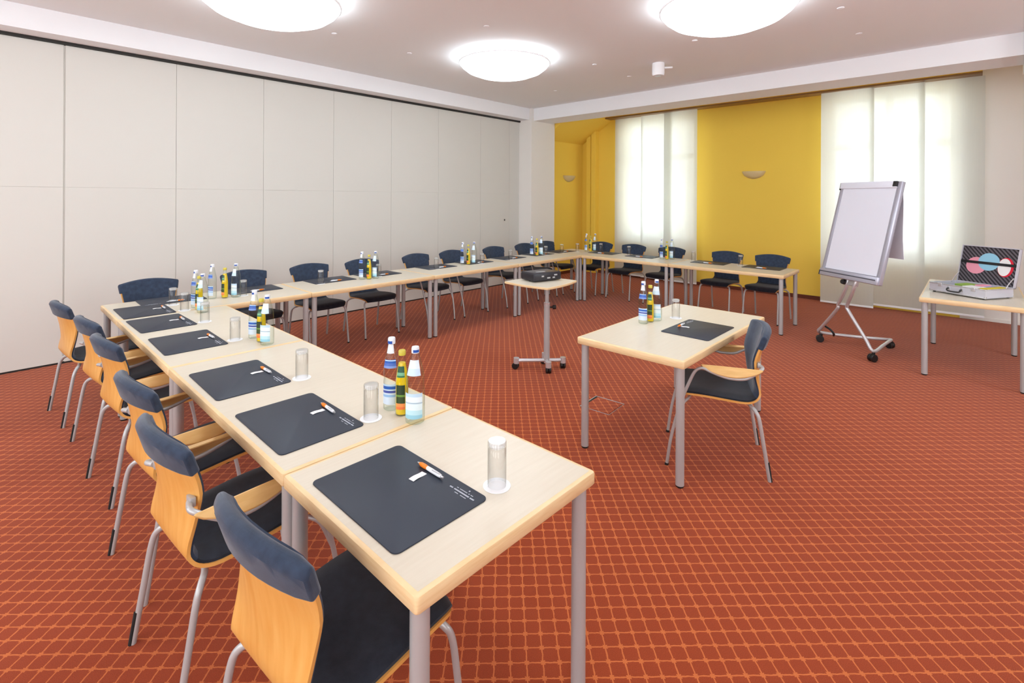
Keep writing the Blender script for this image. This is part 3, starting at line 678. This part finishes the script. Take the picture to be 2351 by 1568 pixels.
A1, A2, B1, B2 = Vector((2.95 - TX, 2.365 - TY, .085)), Vector((3.29 - TX, 2.035 - TY, .085)), Vector((3.075 - TX, 2.05 - TY, .085)), Vector((3.27 - TX, 2.26 - TY, .085))
pc = Vector((px, py, .085))
bm = new(); tube(bm, [A1, pc, A2], .0185, 12, 0); obj('base_bar', bm, 'chrome', r)
bm = new(); tube(bm, [B1, pc, B2], .0185, 12, 0); cyl(bm, px, py, .06, .12, .029, 20); obj('base_bar', bm, 'chrome', r)
def castor(par, v, zt, tw=0, m='black'):
    bm = new(); cyl(bm, v.x, v.y, zt - .028, zt + .028, .029, 18); c = obj('castor', bm, 'chrome', par)
    for s in (-1, 1):
        bm = new(); lathe(bm, [(0, -.012), (.028, -.012), (.033, -.008), (.033, .008), (.028, .012), (0, .012)], 20)
        bm.transform(Matrix.Translation((v.x, v.y, .033)) @ Matrix.Rotation(tw, 4, 'Z') @ Matrix.Translation((s * .014, .008, 0)) @ Matrix.Rotation(PI / 2, 4, 'Y')); obj('wheel', bm, m, c)
for v, tw in ((A1, .4), (A2, -.75), (B1, -.75), (B2, .2)): castor(r, v, .085, tw)
# projector
pz = TZ + .0008
r = thing('projector', 'black video projector lying on the small trolley', 'projector', (3.262, 2.305, pz), math.radians(-14))
bm = new(); box(bm, -.175, .175, -.12, .12, .008, .088, .012, 3); obj('body', bm, mat('projector_black', (34, 32, 40), .35), r)
bm = new(); box(bm, -.165, .165, -.11, .11, .088, .0905, .004); obj('top_cover', bm, mat('projector_top', (60, 58, 66), .3), r)
bm = new(); box(bm, -.09, .02, -.05, -.02, .0905, .0935, .001); obj('control_panel', bm, 'steel', r)
bm = new()
for z, x0, x1 in ((.055, .08, .12), (.03, .06, .09), (.05, -.08, -.05), (.03, -.01, .03)): box(bm, x0, x1, -.1215, -.119, z, z + .014, .001)
bm.transform(Matrix.Rotation(PI / 2, 4, 'Z') @ Matrix.Translation((0, -.055, 0))) if False else None
obj('socket', bm, 'steel', r)
bm = new(); tube(bm, [(.174, .02, .05), (.185, .02, .05)], .034, 20, 0); obj('lens', bm, 'steel', r)
for x in (-.14, .14):
    bm = new(); cyl(bm, x, 0, 0, .009, .012, 12); obj('foot', bm, 'rubber', r)

# ================================================================== FLIP CHART
W2, BH = .385, 1.109; tilt = .254
Rv = Vector((-.611, -.792, 0)).normalized(); nb = Vector((-Rv.y, Rv.x, 0)); up = (Vector((0, 0, 1)) * math.cos(tilt) + nb * math.sin(tilt)); yb = up.cross(Rv)
Mb = Matrix((Rv, yb, up)).transposed().to_4x4(); Mb.translation = Vector((5.77, .004, .847))
r = thing('flip_chart', 'mobile flip chart with blank white paper on a castor stand by the curtains', 'flip chart', (6.05, 0, 0)); off = Matrix.Translation((-6.05, 0, 0))
def bobj(nm, bm, m, par=r, sm=True): bm.transform(off @ Mb); return obj(nm, bm, m, par, sm)
bm = new(); box(bm, -W2 + .03, W2 - .03, .004, .016, .02, BH - .02); bobj('backing_board', bm, 'alu')
for s in (-1, 1):
    bm = new(); x = s * (W2 - .022); box(bm, x - .022, x + .022, -.006, .038, 0, BH - .004, .004); bobj('side_rail', bm, 'alu')
bm = new(); box(bm, -W2 + .004, W2 - .045, -.018, .030, BH - .075, BH, .006); tb_ = bobj('clamp_bar', bm, 'paper')
bm = new(); box(bm, W2 - .09, W2 - .042, -.021, .02, BH - .062, BH - .004, .004); bobj('clamp_lever', bm, 'black', tb_)
bm = new(); box(bm, -W2 - .003, -W2 + .012, -.016, .028, BH - .09, BH - .004, .003); bobj('end_cap', bm, 'black', tb_)
bm = new(); box(bm, -W2 + .048, W2 - .05, -.004, .003, .085, BH - .07); bobj('paper_pad', bm, 'paper', r, False)
bm = new(); box(bm, -W2, W2 - .01, -.03, .03, -.005, .075, .004); tr_ = bobj('pen_tray', bm, 'alu')
bm = new(); box(bm, -W2 + .002, W2 - .03, -.036, -.028, .035, .047, .002); bobj('tray_lip', bm, mat('dark_grey_trim', (84, 84, 96), .5), tr_)
bm = new(); box(bm, -W2 - .002, -W2 + .012, -.032, .03, -.006, .05, .003); bobj('end_cap', bm, 'black', tr_)
# used sheets turned over the top, hanging straight down behind the board
bm = new(); topc = Mb @ Vector((0, .045, BH - .01)) + Vector((0, 0, 0)); bot = topc - Vector((0, 0, .80)) + nb * .02
P = [[(topc - nb * .02 * 0 + (bot - topc) * (i / 8)) + Rv * (x + .01) + nb * (.008 * math.sin(i * .8)) for x in (-.33, -.11, .11, .33)] for i in range(9)]
bm2 = new(); strip(bm2, P, [[nb] * 4] * 9, lambda i, j: 0, lambda i, j: .004); bm2.transform(off); obj('turned_sheets', bm2, 'paper', r)
bm.free()
# stand
def tw(nm, pts, rad, m='chrome', sm=6): b = new(); tube(b, pts, rad, 14, sm); b.transform(off); return obj(nm, b, m, r)
pb = Mb @ Vector((.0, .05, .02)); s1, s2 = pb - Rv * .05, pb + Rv * .05
Lf, Ff, Bf = Vector((6.20, .34, 0)), Vector((5.75, -.23, 0)), Vector((6.46, -.31, 0))
kz = .50; k1 = Vector((5.97, .125, kz)); k2 = Vector((5.93, .035, kz))
tw('stand_tube', [s1 + up * .12, s1 - up * .1, k1 + Vector((0, 0, .03)), k1 + (Lf - k1) * .08, Lf + Vector((-.03, -.02, .20)), Lf + Vector((.015, .03, .125)), Lf + Vector((.06, -.03, .10)), Lf * .5 + Bf * .5 + Vector((0, 0, .10)), Bf + Vector((0, 0, .10))], .018)
tw('stand_tube', [s2 + up * .12, s2 - up * .1, k2 + Vector((0, 0, .03)), k2 + (Ff - k2) * .08, Ff + Vector((.05, .08, .22)), Ff + Vector((-.005, .02, .125)), Ff + Vector((.06, -.01, .10)), Ff * .5 + Bf * .5 + Vector((0, 0, .10)), Bf + Vector((0, 0, .10))], .018)
tw('cross_tube', [k1 + Vector((-.005, 0, .03)), k2 + Vector((0, 0, .03))], .009, 'steel', 0)
bm = new(); box(bm, -.075, .075, .03, .075, -.06, .14, .006); bobj('bracket', bm, 'steel')
bm = new(); t = bmesh.new(); lathe(t, [(0, 0), (.026, 0), (.03, .01), (.026, .04), (0, .042)], 16); merge(bm, t, Matrix.Translation((-.07, .04, -.035)) @ Matrix.Rotation(PI / 2, 4, 'X')); bobj('knob', bm, 'black')
tw('foot_lever', [Lf + Vector((-.02, -.05, .20)), Lf + Vector((-.06, -.10, .185)), Lf + Vector((-.06, -.14, .14)), Lf + Vector((-.01, -.13, .105))], .012, 'black')
for v, a in ((Lf, .3), (Ff, .9), (Bf, -.5)):
    bm = new(); q = v + Vector((0, 0, 0)); cyl(bm, q.x, q.y, .05, .10, .016, 14); bm.transform(off); c = obj('castor', bm, 'black', r)
    for s in (-1, 1):
        bm = new(); lathe(bm, [(0, -.014), (.036, -.014), (.041, -.010), (.041, .010), (.036, .014), (0, .014)], 20)
        bm.transform(off @ Matrix.Translation((q.x, q.y, .041)) @ Matrix.Rotation(a, 4, 'Z') @ Matrix.Translation((s * .017, .012, 0)) @ Matrix.Rotation(PI / 2, 4, 'Y')); obj('wheel', bm, 'black', c)

# ================================================================== ALUMINIUM CASE
fl, frr = Vector((kx(6.335), ky(-.655), 0)), Vector((kx(6.065), ky(-1.095), 0)); ex = (frr - fl).normalized(); CW = .515; CD = .40; ey = Vector((-ex.y, ex.x, 0)); CH = .092
if ey.x < 0: ey = -ey
Mc = Matrix((ex, ey, Vector((0, 0, 1)))).transposed().to_4x4()
rzc = math.atan2(ex.y, ex.x)
hand = Matrix((ex, ey, Vector((0, 0, 1)))).determinant()
r = thing('aluminium_case', 'open aluminium moderator case with black foam lid on the right-hand table', 'case', (fl.x, fl.y, TT), rzc); r.scale = (K, K, K)
# local: x along the front edge (left to right seen from the room), y to the back (sign fixed by hand), z up
sy = 1 if hand > 0 else -1
def cbox(bm, x0, x1, y0, y1, z0, z1, bev=0): box(bm, x0, x1, sy * y0, sy * y1, z0, z1, bev)
zb = .012
bm = new(); cbox(bm, 0, CW, 0, CD, zb, zb + .006); cbox(bm, 0, CW, 0, .008, zb, zb + CH); cbox(bm, 0, CW, CD - .008, CD, zb, zb + CH); cbox(bm, 0, .008, .008, CD - .008, zb, zb + CH); cbox(bm, CW - .008, CW, .008, CD - .008, zb, zb + CH)
body = obj('case_base', bm, 'case', r)
bm = new(); cbox(bm, .008, CW - .008, .008, CD - .008, zb + .006, zb + .03); obj('lining', bm, 'black', r)
bm = new()
for x in (-.002, CW - .016):
    for y in (-.002, CD - .016): cbox(bm, x, x + .018, y, y + .018, zb - .002, zb + .02, .003)
cbox(bm, -.002, CW + .002, -.003, .004, zb + CH - .012, zb + CH, .002); cbox(bm, -.002, CW + .002, -.003, .004, zb, zb + .010, .002); cbox(bm, CW - .004, CW + .003, 0, CD, zb + CH - .012, zb + CH, .002)
obj('edge_trim', bm, 'chrome', r)
bm = new()
for x in (.03, CW - .03):
    for y in (.03, CD - .03): cyl(bm, x, sy * y, 0, zb, .012, 12)
obj('rubber_foot', bm, 'rubber', r)
for x in (.09, CW - .12):
    bm = new(); cbox(bm, x, x + .035, -.012, 0, zb + CH - .035, zb + CH + .004, .003); obj('latch', bm, 'chrome', r)
bm = new(); tube(bm, [(.19, 0, zb + .055), (.19, -sy * .028, zb + .052), (.20, -sy * .035, zb + .03), (.30, -sy * .035, zb + .03), (.31, -sy * .028, zb + .052), (.31, 0, zb + .055)], .007, 10, 3); hd = obj('handle', bm, 'black', r)
bm = new(); cbox(bm, .178, .202, -.008, 0, zb + .035, zb + .075, .002); cbox(bm, .298, .322, -.008, 0, zb + .035, zb + .075, .002); obj('handle_mount', bm, 'chrome', hd)
lt = math.radians(14)    # the lid leans back
Ml = Matrix.Translation((0, sy * (CD + .002), zb + CH - .004)) @ Matrix.Rotation(-sy * lt, 4, 'X')
def lobj(nm, bm, m, par=r, sm=True): bm.transform(Ml); return obj(nm, bm, m, par, sm)
LH = .41
bm = new(); cbox(bm, 0, CW, .028, .036, 0, LH); cbox(bm, 0, CW, 0, .036, LH - .008, LH); cbox(bm, 0, .008, 0, .036, 0, LH); cbox(bm, CW - .008, CW, 0, .036, 0, LH); cbox(bm, 0, CW, 0, .036, 0, .008); lid = lobj('lid', bm, 'case')
bm = new(); cbox(bm, .008, CW - .008, .010, .028, .008, LH - .008); lobj('foam_lining', bm, 'foam', lid, False)
bm = new(); cbox(bm, .012, CW - .012, .0005, .0035, .215, .243); lobj('strap', bm, 'black', lid)
for x in (.014, CW - .014):
    bm = new(); q0 = Vector((x, sy * (CD - .09), zb + CH - .01)); q1 = Ml @ Vector((x, 0, .10)); tube(bm, [q0, q0.lerp(q1, .5) + Vector((0, -sy * .012, .0)), q1], .005, 8); obj('lid_stay', bm, 'chrome', r)
Wc = Matrix.Translation((fl.x, fl.y, TT)) @ Matrix.Rotation(rzc, 4, 'Z') @ Matrix.Scale(K, 4)
def card(nm, poly, y0, y1, m, label, grp=None, inner=None):
    bm = new(); extrude(bm, poly, 0, 1); bm.transform(Matrix.Diagonal((1, 1, y1 - y0, 1))); bm.transform(Matrix(((1, 0, 0, 0), (0, 0, sy, sy * y0), (0, 1, 0, 0), (0, 0, 0, 1))))
    bm.transform(Wc @ Ml); o = obj(nm, bm, m, None, False); tag(o, label, 'card', grp)
    if inner:
        bm = new(); extrude(bm, inner, 0, 1); bm.transform(Matrix.Diagonal((1, 1, .0006, 1))); bm.transform(Matrix(((1, 0, 0, 0), (0, 0, sy, sy * (y0 - .0007)), (0, 1, 0, 0), (0, 0, 0, 1)))); bm.transform(Wc @ Ml); obj('inner_face', bm, 'white', o, False)
def ell(cx, cy, rx, ry, n=40): return [(cx + rx * math.cos(2 * PI * k / n), cy + ry * math.sin(2 * PI * k / n)) for k in range(n)]
card('round_card', ell(.155, .195, .092, .092), .0065, .009, 'pink', 'pink round card strapped in the case lid')
card('round_card', ell(.265, .245, .095, .095), .0040, .0063, 'blue', 'pale blue round card strapped in the middle of the case lid')
card('oval_card', ell(.415, .205, .068, .102), .0065, .009, 'redcard', 'white oval card with red edge strapped in the case lid', None, ell(.405, .205, .056, .092))
def stack(x0, x1, y0, y1, h, m, label):
    bm = new(); cbox(bm, x0, x1, y0, y1, zb + .030, zb + h, .002); bm.transform(Wc); o = obj('card_stack', bm, m, None, False); tag(o, label, 'cards', 'card stacks in the case')
stack(.14, .27, .16, .34, .088, 'green', 'green card stack inside the open case')
stack(.30, .37, .20, .33, .100, 'pink', 'pink card stack inside the open case')
stack(.375, .43, .20, .33, .094, 'lilac', 'lilac card stack inside the open case')
stack(.29, .42, .03, .17, .094, 'white', 'white card stack inside the open case near its front')
stack(.435, .50, .05, .34, .096, 'yelcard', 'yellow card stack at the right end inside the case')

# ================================================================== FLOOR BOX
r = thing('floor_box', 'square floor socket box with metal edge in the carpet under the lone table', 'floor box', (2.80, 1.255, 0), math.radians(4))
bm = new(); q = .135
for x0, x1, y0, y1 in ((-q, q, q - .008, q), (-q, q, -q, -q + .002), (-q, -q + .002, -q, q), (q - .005, q, -q, q)): box(bm, x0, x1, y0, y1, 0, .004, .001, 1)
obj('frame', bm, 'steel', r)
bm = new(); box(bm, -q + .012, q - .012, -q + .012, q - .022, 0, .003); obj('carpet_lid', bm, 'carpet', r, False)
bm = new(); box(bm, -q + .01, q - .01, q - .026, q - .009, 0, .0035); obj('cable_slot', bm, 'black', r)
